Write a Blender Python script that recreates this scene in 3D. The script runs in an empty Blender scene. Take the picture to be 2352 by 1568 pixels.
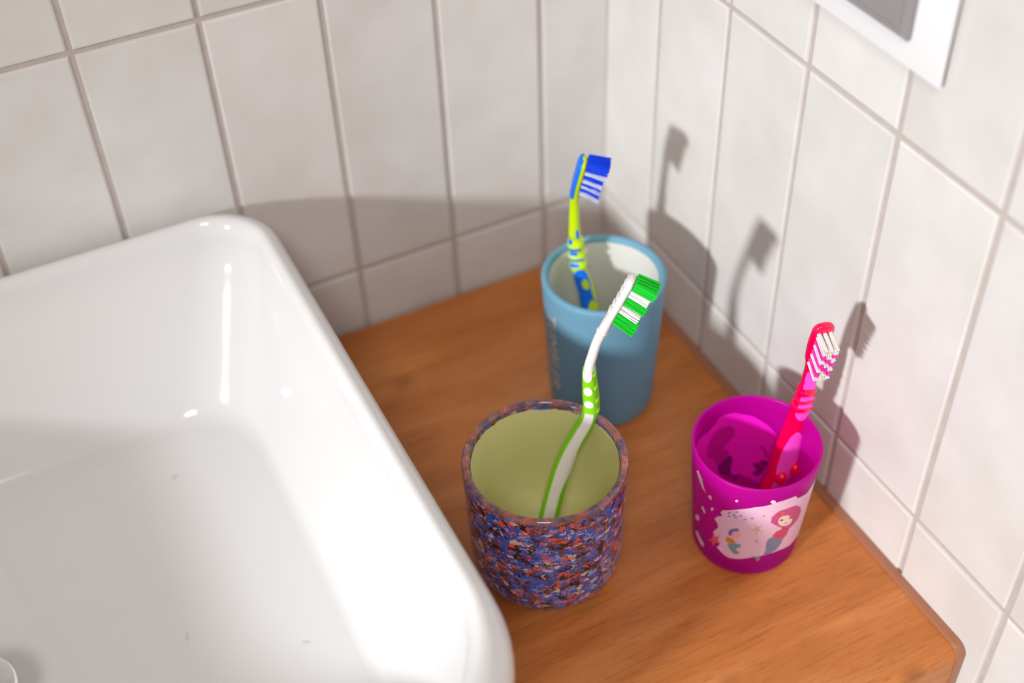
import bpy, bmesh, math, random
from mathutils import Vector, Matrix, noise
from mathutils.bvhtree import BVHTree

random.seed(7)
SC = bpy.context.scene
COL = SC.collection
PI = math.pi

# ------------------------------------------------------------------ camera
cam_d = bpy.data.cameras.new('camera')
cam = bpy.data.objects.new('camera', cam_d)
COL.objects.link(cam)
right = Vector((0.89365898, -0.44760512, -0.03198878))
down = Vector((-0.3275502, -0.60191682, -0.72829047))
fwd = Vector((0.30673196, 0.66132125, -0.68452152))
rot = Matrix((right, -down, -fwd)).transposed()
cam.matrix_world = Matrix.Translation((-0.3615, -0.6194, 0.5768)) @ rot.to_4x4()
cam_d.sensor_width = 36.0
cam_d.lens = 2949.12 / 2352 * 36.0
cam_d.clip_start = 0.01
cam_d.dof.use_dof = True
cam_d.dof.focus_distance = 0.633
cam_d.dof.aperture_fstop = 3.6
SC.camera = cam

# ------------------------------------------------------------------ light
wd = bpy.data.worlds.new('room_light')
SC.world = wd
wd.use_nodes = True
bg = wd.node_tree.nodes['Background']
bg.inputs['Color'].default_value = (1.0, 0.815, 0.75, 1)
bg.inputs['Strength'].default_value = 0.39

AIM = Vector((-0.10, -0.20, 0.08))
LD = Vector((-0.866, -0.374, 0.346)).normalized()
ld = bpy.data.lights.new('wall_lamp_light', 'SPOT')
ld.spot_size = math.radians(18.0)
ld.spot_blend = 1.0
ld.energy = 345.0
ld.shadow_soft_size = 0.105
ld.color = (0.965, 0.985, 1.0)
lo = bpy.data.objects.new('wall_lamp_light', ld)
lo.location = AIM + LD * 3.1
lo.rotation_euler = (Vector((-0.02, -0.27, 0.10)) - lo.location).to_track_quat('-Z', 'Y').to_euler()
COL.objects.link(lo)

ad = bpy.data.lights.new('overhead_fill_light', 'AREA')  # unseen soft fill from above, added for ambient light and the stopper's shadow
ad.shape = 'DISK'
ad.size = 0.42
ad.energy = 9.0
ad.color = (1.0, 0.94, 0.88)
ao = bpy.data.objects.new('overhead_fill_light', ad)
ao.location = Vector((-0.40, -0.2, 0.05)) + Vector((-0.20, -0.58, 0.79)).normalized() * 1.9
ao.rotation_euler = (Vector((-0.35, -0.2, 0.05)) - ao.location).to_track_quat('-Z', 'Y').to_euler()
COL.objects.link(ao)

SC.view_settings.view_transform = 'Standard'
SC.view_settings.look = 'None'
SC.view_settings.gamma = 1.0
SC.view_settings.use_curve_mapping = False
SC.view_settings.exposure = 0.13


# ------------------------------------------------------------------ helpers
def srgb(r, g, b):
    f = lambda c: (c / 255 / 12.92) if c <= 10 else ((c / 255 + 0.055) / 1.055) ** 2.4
    return (f(r), f(g), f(b), 1.0)


def mat(name, color, rough=0.4, spec=0.5, coat=0.0, metal=0.0, sss=0.0, sssr=None):
    m = bpy.data.materials.new(name)
    m.use_nodes = True
    p = m.node_tree.nodes['Principled BSDF']
    p.inputs['Base Color'].default_value = color
    p.inputs['Roughness'].default_value = rough
    p.inputs['Specular IOR Level'].default_value = spec
    p.inputs['Metallic'].default_value = metal
    p.inputs['Coat Weight'].default_value = coat
    p.inputs['Coat Roughness'].default_value = 0.06
    if sss:
        p.inputs['Subsurface Weight'].default_value = sss
        p.inputs['Subsurface Radius'].default_value = sssr or (1, 0.6, 0.4)
        p.inputs['Subsurface Scale'].default_value = 0.002
    return m


def nodes(m):
    nt = m.node_tree
    return nt, nt.nodes, nt.links, nt.nodes['Principled BSDF']


def obj(name, verts, faces, m, parent=None, smooth=True):
    me = bpy.data.meshes.new(name)
    me.from_pydata([tuple(v) for v in verts], [], faces)
    me.validate()
    me.update()
    return link(name, me, m, parent, smooth)


def link(name, me, m, parent=None, smooth=True):
    if m is not None and not me.materials:
        me.materials.append(m)
    if smooth:
        for p in me.polygons:
            p.use_smooth = True
    o = bpy.data.objects.new(name, me)
    COL.objects.link(o)
    if parent is not None:
        o.parent = parent
    return o


def bm_obj(name, bm, m, parent=None, smooth=True):
    bmesh.ops.recalc_face_normals(bm, faces=bm.faces)
    me = bpy.data.meshes.new(name)
    bm.to_mesh(me)
    bm.free()
    return link(name, me, m, parent, smooth)


def empty(name, loc=(0, 0, 0)):
    o = bpy.data.objects.new(name, None)
    o.location = loc
    o.empty_display_size = 0.01
    COL.objects.link(o)
    return o


def tag(o, label, cat, group=None):
    o['label'] = label
    o['category'] = cat
    if group:
        o['group'] = group
    return o


def autosmooth(o, deg=35):
    me = o.data
    bm = bmesh.new()
    bm.from_mesh(me)
    for e in bm.edges:
        if len(e.link_faces) == 2 and e.calc_face_angle(0) > math.radians(deg):
            e.smooth = False
    bm.to_mesh(me)
    bm.free()
    return o


def bevel_box(sx, sy, sz, bev, seg=2, only=None):
    """box centred at the origin with bevelled edges"""
    bm = bmesh.new()
    bmesh.ops.create_cube(bm, size=1.0)
    for v in bm.verts:
        v.co = Vector((v.co.x * sx, v.co.y * sy, v.co.z * sz))
    es = [e for e in bm.edges if only is None or only(e)]
    bmesh.ops.bevel(bm, geom=es, offset=bev, segments=seg, profile=0.5, affect='EDGES')
    return bm


def lathe(profile, n=96, close=False):
    """profile: list of (r, z); returns verts, faces (open ends at r == 0 are capped to a point)"""
    vs, fs, rings = [], [], []
    for r, z in profile:
        if r <= 1e-7:
            rings.append([len(vs)])
            vs.append((0, 0, z))
        else:
            rings.append(list(range(len(vs), len(vs) + n)))
            vs += [(r * math.cos(2 * PI * i / n), r * math.sin(2 * PI * i / n), z) for i in range(n)]
    pairs = list(zip(rings, rings[1:]))
    if close:
        pairs.append((rings[-1], rings[0]))
    for a, b in pairs:
        for i in range(n):
            j = (i + 1) % n
            if len(a) == 1 and len(b) == 1:
                continue
            if len(a) == 1:
                fs.append((a[0], b[j], b[i]))
            elif len(b) == 1:
                fs.append((a[i], a[j], b[0]))
            else:
                fs.append((a[i], a[j], b[j], b[i]))
    return vs, fs


def arc(cx, cz, r, a0, a1, n=6):
    return [(cx + r * math.cos(math.radians(a0 + (a1 - a0) * i / n)),
             cz + r * math.sin(math.radians(a0 + (a1 - a0) * i / n))) for i in range(n + 1)]


def ellipsoid(name, c, ax, m, parent, n=12):
    """ax: three half-axis vectors"""
    bm = bmesh.new()
    bmesh.ops.create_uvsphere(bm, u_segments=n + 4, v_segments=n, radius=1.0)
    for v in bm.verts:
        q = v.co.copy()
        v.co = Vector(c) + ax[0] * q.x + ax[1] * q.y + ax[2] * q.z
    return bm_obj(name, bm, m, parent)


# ------------------------------------------------------------------ materials of the setting
def tile_material(name, col):
    m = mat(name, col, rough=0.22, spec=0.45)
    nt, N, L, p = nodes(m)
    tc = N.new('ShaderNodeTexCoord')
    oi = N.new('ShaderNodeObjectInfo')
    add = N.new('ShaderNodeVectorMath'); add.operation = 'ADD'
    mul = N.new('ShaderNodeVectorMath'); mul.operation = 'SCALE'
    comb = N.new('ShaderNodeCombineXYZ')
    for i in range(3):
        L.new(oi.outputs['Random'], comb.inputs[i])
    mul.inputs['Scale'].default_value = 7.0
    L.new(comb.outputs[0], mul.inputs[0])
    L.new(tc.outputs['Object'], add.inputs[0])
    L.new(mul.outputs[0], add.inputs[1])
    n1 = N.new('ShaderNodeTexNoise'); n1.inputs['Scale'].default_value = 26.0; n1.inputs['Detail'].default_value = 3.0
    L.new(add.outputs[0], n1.inputs['Vector'])
    n2 = N.new('ShaderNodeTexNoise'); n2.inputs['Scale'].default_value = 22.0; n2.inputs['Detail'].default_value = 1.0
    L.new(add.outputs[0], n2.inputs['Vector'])
    bump = N.new('ShaderNodeBump'); bump.inputs['Strength'].default_value = 0.35; bump.inputs['Distance'].default_value = 0.004
    L.new(n2.outputs['Fac'], bump.inputs['Height'])
    L.new(bump.outputs[0], p.inputs['Normal'])
    ramp = N.new('ShaderNodeValToRGB')
    ramp.color_ramp.elements[0].position = 0.3
    ramp.color_ramp.elements[0].color = (col[0] * 0.95, col[1] * 0.94, col[2] * 0.91, 1)
    ramp.color_ramp.elements[1].position = 0.7
    ramp.color_ramp.elements[1].color = (min(col[0] * 1.04, 1), min(col[1] * 1.04, 1), min(col[2] * 1.045, 1), 1)
    L.new(n1.outputs['Fac'], ramp.inputs['Fac'])
    hsv = N.new('ShaderNodeHueSaturation')
    mr = N.new('ShaderNodeMapRange'); mr.inputs['To Min'].default_value = 0.965; mr.inputs['To Max'].default_value = 1.035
    L.new(oi.outputs['Random'], mr.inputs['Value'])
    L.new(mr.outputs[0], hsv.inputs['Value'])
    L.new(ramp.outputs[0], hsv.inputs['Color'])
    L.new(hsv.outputs[0], p.inputs['Base Color'])
    return m


M_TILE = tile_material('glazed_tile', (0.685, 0.68, 0.672, 1))
M_GROUT = mat('grout', (0.40, 0.345, 0.32, 1), rough=0.9, spec=0.2)
nt, N, L, p = nodes(M_GROUT)
tx = N.new('ShaderNodeTexNoise'); tx.inputs['Scale'].default_value = 120; tx.inputs['Detail'].default_value = 4
rp = N.new('ShaderNodeValToRGB')
rp.color_ramp.elements[0].color = (0.43, 0.385, 0.36, 1); rp.color_ramp.elements[1].color = (0.56, 0.51, 0.485, 1)
tcx = N.new('ShaderNodeTexCoord')
L.new(tcx.outputs['Object'], tx.inputs['Vector']); L.new(tx.outputs['Fac'], rp.inputs['Fac']); L.new(rp.outputs[0], p.inputs['Base Color'])

# ------------------------------------------------------------------ tiled walls
PW, PH, GR = 0.067, 0.1978, 0.0030          # tile pitch and joint width
Z0 = 0.0462                                  # height of the first horizontal joint above the worktop
XE, YE = 0.0459, 0.0590                      # width of the cut tiles in the corner
TH = 0.008
tile_cache = {}


def tile_mesh(w, h):
    k = (round(w, 4), round(h, 4))
    if k not in tile_cache:
        bm = bevel_box(w, TH, h, 0.0014, 2, only=lambda e: all(v.co.y < 0 for v in e.verts))
        bmesh.ops.recalc_face_normals(bm, faces=bm.faces)
        me = bpy.data.meshes.new('tile')
        bm.to_mesh(me); bm.free()
        for q in me.polygons:
            q.use_smooth = False
        me.materials.append(M_TILE)
        tile_cache[k] = me
    return tile_cache[k]


rows = [(Z0 + k * PH, Z0 + (k + 1) * PH) for k in range(-2, 3)]
bm = bevel_box(1.12, 0.05, rows[-1][1] - rows[0][0] + 0.02, 0.001, 1)
wall_back = bm_obj('wall_back', bm, M_GROUT, None, False)
wall_back.location = (-0.51, 0.0262, (rows[-1][1] + rows[0][0]) / 2)
wall_back['kind'] = 'structure'
bm = bevel_box(0.05, 0.90, rows[-1][1] - rows[0][0] + 0.02, 0.001, 1)
wall_right = bm_obj('wall_right', bm, M_GROUT, None, False)
wall_right.location = (0.0262, -0.4488, (rows[-1][1] + rows[0][0]) / 2)
wall_right['kind'] = 'structure'


def put_tile(wall, x, y, z, w, h, rz):
    o = bpy.data.objects.new('tile', tile_mesh(w, h))
    COL.objects.link(o)
    o.parent = wall
    tilt = Matrix.Rotation(rz, 4, 'Z') @ Matrix.Rotation(random.uniform(-.004, .004), 4, 'X') @ Matrix.Rotation(random.uniform(-.004, .004), 4, 'Z')
    o.matrix_local = Matrix.Translation(Vector((x, y, z)) - wall.location) @ tilt


for (za, zb) in rows:
    zc, hh = (za + zb) / 2, zb - za - GR
    edges = [0.0] + [XE + k * PW for k in range(0, 15)]
    for a, b in zip(edges, edges[1:]):
        w = b - a - GR
        c0 = a + GR / 2
        if a == 0.0:
            w, c0 = b - GR / 2 + 0.0016, -0.0016
        put_tile(wall_back, -(c0 + w / 2), TH / 2 + random.uniform(-.0002, .0002), zc, w, hh, 0)
    edges = [0.0] + [YE + k * PW for k in range(0, 12)]
    for a, b in zip(edges, edges[1:]):
        w = b - a - GR
        c0 = a + GR / 2
        if a == 0.0:
            w, c0 = b - GR / 2, 0.0
        put_tile(wall_right, TH / 2 + random.uniform(-.0002, .0002), -(c0 + w / 2), zc, w, hh, -PI / 2)

# ------------------------------------------------------------------ worktop
M_WOOD = mat('beech_laminate', (0.5, 0.24, 0.1, 1), rough=0.38, spec=0.4)
nt, N, L, p = nodes(M_WOOD)
tc = N.new('ShaderNodeTexCoord')


def mapped(scale, rotz=0.0):
    mp = N.new('ShaderNodeMapping')
    mp.inputs['Scale'].default_value = scale
    mp.inputs['Rotation'].default_value = (0, 0, rotz)
    L.new(tc.outputs['Object'], mp.inputs['Vector'])
    return mp.outputs[0]


def ntex(vec, scale, detail=4.0, rough=0.55, dist=0.0):
    n = N.new('ShaderNodeTexNoise')
    n.inputs['Scale'].default_value = scale; n.inputs['Detail'].default_value = detail
    n.inputs['Roughness'].default_value = rough; n.inputs['Distortion'].default_value = dist
    L.new(vec, n.inputs['Vector'])
    return n.outputs['Fac']


def ramp(fac, stops):
    r = N.new('ShaderNodeValToRGB')
    el = r.color_ramp.elements
    while len(el) < len(stops):
        el.new(0.5)
    for e, (q, c) in zip(el, stops):
        e.position = q; e.color = c
    L.new(fac, r.inputs['Fac'])
    return r.outputs[0]


def mix(a, b, fac, mode='MIX'):
    m = N.new('ShaderNodeMix'); m.data_type = 'RGBA'; m.blend_type = mode
    for k, v in ((6, a), (7, b)):
        if isinstance(v, tuple):
            m.inputs[k].default_value = v
        else:
            L.new(v, m.inputs[k])
    if isinstance(fac, float):
        m.inputs[0].default_value = fac
    else:
        L.new(fac, m.inputs[0])
    return m.outputs[2]


broad = ramp(ntex(mapped((2.2, 16, 16), .06), 3.2, 3, .5, .4),
             [(0.25, (0.42, 0.130, 0.024, 1)), (0.5, (0.53, 0.180, 0.042, 1)), (0.78, (0.65, 0.255, 0.078, 1))])
streak = ramp(ntex(mapped((14, 190, 190), .06), 2.6, 5, .65, .3),
              [(0.30, (0.72, 0.66, 0.60, 1)), (0.5, (1, 1, 1, 1)), (1.0, (1.06, 1.06, 1.06, 1))])
fleck = ramp(ntex(mapped((60, 520, 520), .06), 2.0, 3, .6),
             [(0.30, (0.70, 0.64, 0.58, 1)), (0.42, (1, 1, 1, 1))])
c1 = mix(broad, streak, 0.85, 'MULTIPLY')
c2 = mix(c1, fleck, 0.8, 'MULTIPLY')
# a few small dark knots
vor = N.new('ShaderNodeTexVoronoi'); vor.inputs['Scale'].default_value = 15.0; vor.inputs['Randomness'].default_value = 1.0
L.new(mapped((0.8, 1.15, 1), .06), vor.inputs['Vector'])
knot = ramp(vor.outputs['Distance'], [(0.0, (1, 1, 1, 1)), (0.045, (0.6, 0.6, 0.6, 1)), (0.13, (0, 0, 0, 1))])
sep = N.new('ShaderNodeSeparateColor'); L.new(vor.outputs['Color'], sep.inputs[0])
gate = N.new('ShaderNodeMath'); gate.operation = 'GREATER_THAN'; gate.inputs[1].default_value = 0.62
L.new(sep.outputs[0], gate.inputs[0])
km = N.new('ShaderNodeMath'); km.operation = 'MULTIPLY'
L.new(knot, km.inputs[0]); L.new(gate.outputs[0], km.inputs[1])
km2 = N.new('ShaderNodeMath'); km2.operation = 'MULTIPLY'; km2.inputs[1].default_value = 0.6
L.new(km.outputs[0], km2.inputs[0])
c3 = mix(c2, (0.14, 0.045, 0.012, 1), km2.outputs[0])
L.new(c3, p.inputs['Base Color'])
bmp = N.new('ShaderNodeBump'); bmp.inputs['Strength'].default_value = 0.12; bmp.inputs['Distance'].default_value = 0.001
L.new(ntex(mapped((40, 420, 420), .06), 2.0, 3, .6), bmp.inputs['Height']); L.new(bmp.outputs[0], p.inputs['Normal'])

M_EDGE = mat('brown_edging', srgb(160, 108, 80), rough=0.35, spec=0.5)
CT_BACK, CT_FRONT, CT_L, CT_R, CT_T = -0.0030, -0.3815, -1.02, -0.0056, 0.036

top = empty('countertop', (-0.5, -0.19, -CT_T))
tag(top, 'wood-effect countertop with brown edging, under the cups and basin', 'countertop')
# board with post-formed rounded front edge, profile in y,z extruded along x
R_ = 0.007
prof = [(CT_BACK, 0.0)] + [(CT_FRONT + R_ - R_ * math.sin(a), -R_ + R_ * math.cos(a)) for a in [i * PI / 2 / 6 for i in range(7)]]
prof += [(CT_FRONT, -CT_T), (CT_BACK, -CT_T)]
vs, fs = [], []
for x in (CT_L, CT_R):
    vs += [(x, y, z) for y, z in prof]
n = len(prof)
for i in range(n):
    j = (i + 1) % n
    fs.append((i, j, n + j, n + i))
fs += [tuple(range(n - 1, -1, -1)), tuple(range(n, 2 * n))]
board = obj('board', vs, fs, M_WOOD, None, True)
autosmooth(board, 30)
board.parent = top; board.matrix_parent_inverse = Matrix.Translation(-top.location)
# edging strip at the right end, standing a touch proud of the board
prof = [(CT_BACK, 0.0014)] + [(CT_FRONT - 0.0008 + R_ - R_ * math.sin(a), 0.0014 - R_ + R_ * math.cos(a)) for a in [i * PI / 2 / 6 for i in range(7)]]
prof += [(CT_FRONT - 0.0008, -CT_T - 0.001), (CT_BACK, -CT_T - 0.001)]
bm = bmesh.new()
va = [bm.verts.new((-0.0056, y, z)) for y, z in prof]
vb = [bm.verts.new((0.0011, y, z)) for y, z in prof]
for i in range(n):
    j = (i + 1) % n
    bm.faces.new((va[i], va[j], vb[j], vb[i]))
bm.faces.new(va[::-1]); bm.faces.new(vb)
es = [e for e in bm.edges if abs(e.verts[0].co.x - e.verts[1].co.x) < 1e-6]
bmesh.ops.bevel(bm, geom=es, offset=0.0009, segments=2, profile=0.5, affect='EDGES')
strip = bm_obj('edge_strip', bm, M_EDGE, None, True)
autosmooth(strip, 40)
strip.parent = top; strip.matrix_parent_inverse = Matrix.Translation(-top.location)
strip['label'] = 'brown plastic edging strip'

# ------------------------------------------------------------------ wash basin
M_CER = mat('white_ceramic', (0.725, 0.735, 0.74, 1), rough=0.10, spec=0.5)
M_CHROME = mat('chrome', (0.78, 0.78, 0.78, 1), rough=0.12, metal=1.0)
M_DARK = mat('dark_gap', (0.02, 0.02, 0.02, 1), rough=0.7)
BX0, BX1, BY0, BY1 = -0.572, -0.2348, -0.3870, -0.0025
BZ = 0.1312


def ring(il, ir, ib, ifr, r, z, seg=12):
    """rounded rectangle, insets left/right/back/front"""
    x0, x1, y0, y1 = BX0 + il, BX1 - ir, BY0 + ifr, BY1 - ib
    out = []
    rf = r + 0.030                          # the front corners are rounder
    for cx, cy, a0, r in ((x1 - r, y1 - r, 0, r), (x0 + r, y1 - r, 90, r), (x0 + rf, y0 + rf, 180, rf), (x1 - rf, y0 + rf, 270, rf)):
        for k in range(seg + 1):
            a = math.radians(a0 + 90 * k / seg)
            out.append((cx + r * math.cos(a), cy + r * math.sin(a), z))
    return out


rings = []


def add(i, r, z, il=None, ir=None, ib=None, ifr=None):
    g = lambda v: i if v is None else v
    rings.append(ring(g(il), g(ir), g(ib), g(ifr), r, z))


add(0.040, 0.030, 0.0); add(0.034, 0.032, 0.0015); add(0.026, 0.034, 0.010)
add(0.010, 0.035, 0.060); add(0.003, 0.036, 0.095); add(0.0006, 0.036, 0.107)
for k in range(0, 9):                       # rolled rim: broad roll outside, tighter inside
    a = math.radians(180 - 90 * k / 8)
    add(0.0100 + 0.0098 * math.cos(a), 0.0345 - 0.0015 * math.cos(a), 0.1120 + (BZ - 0.1120) * math.sin(a))
for k in range(1, 5):
    a = math.radians(90 - 80 * k / 4)
    add(0.0100 + 0.0049 * math.cos(a), 0.0330, 0.1190 + (BZ - 0.1190) * math.sin(a))
# inner walls down to the floor
ZF = 0.030
wall = [(0.0, 0.117), (0.2, 0.103), (0.42, 0.084), (0.62, 0.066), (0.78, 0.052), (0.88, 0.0435), (0.95, 0.038), (1.02, 0.0340), (1.10, 0.0315), (1.22, 0.0304)]
for t, z in wall:
    add(None, 0.031 + 0.012 * min(t, 1), z, il=0.0150 + 0.034 * t, ir=0.0150 + 0.029 * t, ib=0.0150 + 0.042 * t, ifr=0.0150 + 0.005 * t)
vs, fs = [], []
m_ = len(rings[0])
for rg in rings:
    vs += rg
for a in range(len(rings) - 1):
    for i in range(m_):
        j = (i + 1) % m_
        fs.append((a * m_ + i, a * m_ + j, (a + 1) * m_ + j, (a + 1) * m_ + i))
# floor falls gently to the outlet
DX, DY, DR = -0.4560, -0.2120, 0.020
last = rings[-1]
prev = (len(rings) - 1) * m_
for t in (0.3, 0.6, 0.85, 1.0):
    base = len(vs)
    for i, q in enumerate(last):
        v = Vector((q[0] - DX, q[1] - DY))
        tgt = v.normalized() * DR
        w = v.lerp(tgt, t)
        vs.append((DX + w.x, DY + w.y, last[0][2] - 0.0035 * t))
    for i in range(m_):
        j = (i + 1) % m_
        fs.append((prev + i, prev + j, base + j, base + i))
    prev = base
fs.append(tuple(range(m_)))                 # underside
basin = empty('wash_basin', (-0.40, -0.19, 0.0006))
tag(basin, 'large white glossy ceramic wash basin with rounded corners', 'basin')
bowl = obj('bowl', vs, fs, M_CER, None, True)
bm = bmesh.new(); bm.from_mesh(bowl.data); bmesh.ops.recalc_face_normals(bm, faces=bm.faces); bm.to_mesh(bowl.data)
BOWL = BVHTree.FromBMesh(bm); bm.free()
bowl.parent = basin; bowl.matrix_parent_inverse = Matrix.Translation((0.40, 0.19, 0.0))
# outlet: ring, stem and raised pop-up cap
zf = last[0][2] - 0.0035
v_, f_ = lathe([(0.0005, zf - 0.012), (DR - .004, zf - 0.012), (DR - .004, zf - .001), (DR - .002, zf + 0.0012), (DR + .004, zf + 0.0014), (DR + .0055, zf - .0004)], 48)
dr = obj('drain_ring', [(x + DX, y + DY, z) for x, y, z in v_], f_, M_CHROME, None, True)
dr.parent = basin; dr.matrix_parent_inverse = Matrix.Translation((0.40, 0.19, 0.0))
zc = 0.062
v_, f_ = lathe([(0, zc), (0.012, zc - .0004), (0.0195, zc - 0.0016), (0.0212, zc - 0.0034), (0.0205, zc - 0.0052), (0.010, zc - 0.008), (0.0045, zc - 0.012), (0.0045, zf - 0.0115), (0, zf - 0.0115)], 48)
st = obj('drain_stopper', [(x + DX, y + DY, z) for x, y, z in v_], f_, M_CHROME, None, True)
st.parent = basin; st.matrix_parent_inverse = Matrix.Translation((0.40, 0.19, 0.0))
st['label'] = 'chrome pop-up drain stopper'

# ------------------------------------------------------------------ socket on the right wall
M_WHITE = mat('white_plastic', (0.80, 0.81, 0.83, 1), rough=0.25)
M_GREY = mat('smoky_grey_plastic', (0.27, 0.255, 0.265, 1), rough=0.16, spec=0.6)
M_GREYD = mat('dark_grey_plastic', (0.06, 0.055, 0.065, 1), rough=0.3)
sk = empty('wall_socket', (0, -0.2015, 0.3190))
tag(sk, 'white socket frame with smoky grey cover on the right wall tiles', 'socket')


def part_at(o, parent):
    o.parent = parent
    o.matrix_parent_inverse = Matrix.Translation(-parent.location)
    return o


bm = bevel_box(0.0034, 0.1570, 0.0780, 0.0004, 1)  # inset backing, its colour painted as the shade in the gap under the frame
bmesh.ops.translate(bm, verts=bm.verts, vec=(-0.0013, -0.2015, 0.3226))
o = part_at(bm_obj('backing', bm, mat('gap_shade_taupe', srgb(140, 124, 116), rough=0.5), None, False), sk)
o['label'] = 'backing tinted as gap shade behind the white frame'
bm = bevel_box(0.0022, 0.1610, 0.0820, 0.0008, 2, only=lambda e: all(v.co.x < 0 for v in e.verts))
bmesh.ops.translate(bm, verts=bm.verts, vec=(-0.0040, -0.2015, 0.3226))
part_at(autosmooth(bm_obj('frame', bm, M_WHITE), 30), sk)
for cy in (-0.2350, -0.1660):
    bm = bevel_box(0.0060, 0.0540, 0.0560, 0.0022, 1, only=lambda e: all(v.co.x < 0 for v in e.verts))
    bmesh.ops.translate(bm, verts=bm.verts, vec=(-0.0068, cy, 0.3226))
    cv = part_at(autosmooth(bm_obj('cover', bm, M_GREY), 20), sk)
    bm = bevel_box(0.0014, 0.0470, 0.0480, 0.0007, 1, only=lambda e: all(v.co.x < 0 for v in e.verts))
    bmesh.ops.translate(bm, verts=bm.verts, vec=(-0.0102, cy, 0.3240))
    o = autosmooth(bm_obj('lid_panel', bm, M_GREY), 20); o.parent = cv
    v_, f_ = lathe([(0.0150, 0), (0.0150, 0.0012), (0.0165, 0.0016), (0.0180, 0.0012), (0.0180, 0)], 40)
    o = obj('round_rim', [(-0.0107 - z, cy + x, 0.3235 + y) for x, y, z in v_], f_, M_GREYD, None, True); o.parent = cv


# ------------------------------------------------------------------ speckled cup
M_SPECK = mat('speckled_glaze', (0.1, 0.15, 0.5, 1), rough=0.13, spec=0.55, coat=0.35)
nt, N, L, p = nodes(M_SPECK)
tc = N.new('ShaderNodeTexCoord')
wob = N.new('ShaderNodeTexNoise'); wob.inputs['Scale'].default_value = 200; wob.inputs['Detail'].default_value = 2
L.new(tc.outputs['Object'], wob.inputs['Vector'])
wsub = N.new('ShaderNodeVectorMath'); wsub.operation = 'SUBTRACT'; wsub.inputs[1].default_value = (.5, .5, .5)
L.new(wob.outputs['Color'], wsub.inputs[0])
wsc = N.new('ShaderNodeVectorMath'); wsc.operation = 'SCALE'; wsc.inputs['Scale'].default_value = 0.0042
L.new(wsub.outputs[0], wsc.inputs[0])
wad = N.new('ShaderNodeVectorMath'); wad.operation = 'ADD'
L.new(tc.outputs['Object'], wad.inputs[0]); L.new(wsc.outputs[0], wad.inputs[1])
mp = N.new('ShaderNodeMapping'); mp.inputs['Scale'].default_value = (1, 1, 1.35)
L.new(wad.outputs[0], mp.inputs['Vector'])


def vor_rand(scale, off):
    m2 = N.new('ShaderNodeMapping'); m2.inputs['Location'].default_value = (off, off * .7, off * 1.3)
    L.new(mp.outputs[0], m2.inputs['Vector'])
    v = N.new('ShaderNodeTexVoronoi'); v.inputs['Scale'].default_value = scale
    L.new(m2.outputs[0], v.inputs['Vector'])
    s = N.new('ShaderNodeSeparateColor'); L.new(v.outputs['Color'], s.inputs[0])
    return s.outputs[0], s.outputs[1], v.outputs['Distance']


def thr(v, t):
    m = N.new('ShaderNodeMath'); m.operation = 'GREATER_THAN'; m.inputs[1].default_value = t
    L.new(v, m.inputs[0]); return m.outputs[0]


def mmul(a, b):
    m = N.new('ShaderNodeMath'); m.operation = 'MULTIPLY'
    L.new(a, m.inputs[0])
    if isinstance(b, float):
        m.inputs[1].default_value = b
    else:
        L.new(b, m.inputs[1])
    return m.outputs[0]


BLUE, LBLUE, DEEP = srgb(52, 92, 190), srgb(140, 166, 226), srgb(26, 44, 128)
MAROON, BROWN, ORANGE, PALE = srgb(44, 18, 26), srgb(112, 62, 54), srgb(232, 92, 44), srgb(226, 208, 206)
base_n = ntex(mp.outputs[0], 120, 4, .6)
base = ramp(base_n, [(0.34, DEEP), (0.46, BLUE), (0.58, BLUE), (0.68, LBLUE)])
fine = ntex(mp.outputs[0], 900, 2, .6)
fm = ramp(fine, [(0.35, (0.75, 0.75, 0.75, 1)), (0.6, (1.25, 1.25, 1.25, 1))])
c = mix(base, fm, 0.7, 'MULTIPLY')
def shifted(off):
    m2 = N.new('ShaderNodeMapping'); m2.inputs['Location'].default_value = (off, off * .7, off * 1.3)
    L.new(mp.outputs[0], m2.inputs['Vector'])
    return m2.outputs[0]


def blot(scale, off, lo_, hi_, det=4.0, rg=.62):
    m = N.new('ShaderNodeMapRange'); m.interpolation_type = 'SMOOTHSTEP'
    m.inputs['From Min'].default_value = lo_; m.inputs['From Max'].default_value = hi_
    L.new(ntex(shifted(off), scale, det, rg), m.inputs['Value'])
    return m.outputs[0]


c = mix(c, LBLUE, mmul(blot(150, 9.1, 0.56, 0.62), 0.75))
c = mix(c, BROWN, mmul(blot(165, 1.7, 0.52, 0.56, 5), 0.92))
c = mix(c, MAROON, mmul(blot(150, 0.4, 0.53, 0.57, 5), 0.97))
r3, g3, d3 = vor_rand(235, 3.1)
c = mix(c, PALE, mmul(mmul(thr(r3, 0.80), blot(240, 4.4, 0.46, 0.54)), 0.85))
r4, g4, d4 = vor_rand(300, 5.3)
c = mix(c, ORANGE, mmul(mmul(thr(r4, 0.80), blot(260, 6.2, 0.46, 0.52)), 0.92))
r6, g6, d6 = vor_rand(900, 2.2)
near = N.new('ShaderNodeMath'); near.operation = 'LESS_THAN'; near.inputs[1].default_value = 0.22
L.new(d6, near.inputs[0])
c = mix(c, (0.85, 0.78, 0.78, 1), mmul(mmul(thr(r6, 0.72), near.outputs[0]), 0.8))
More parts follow.
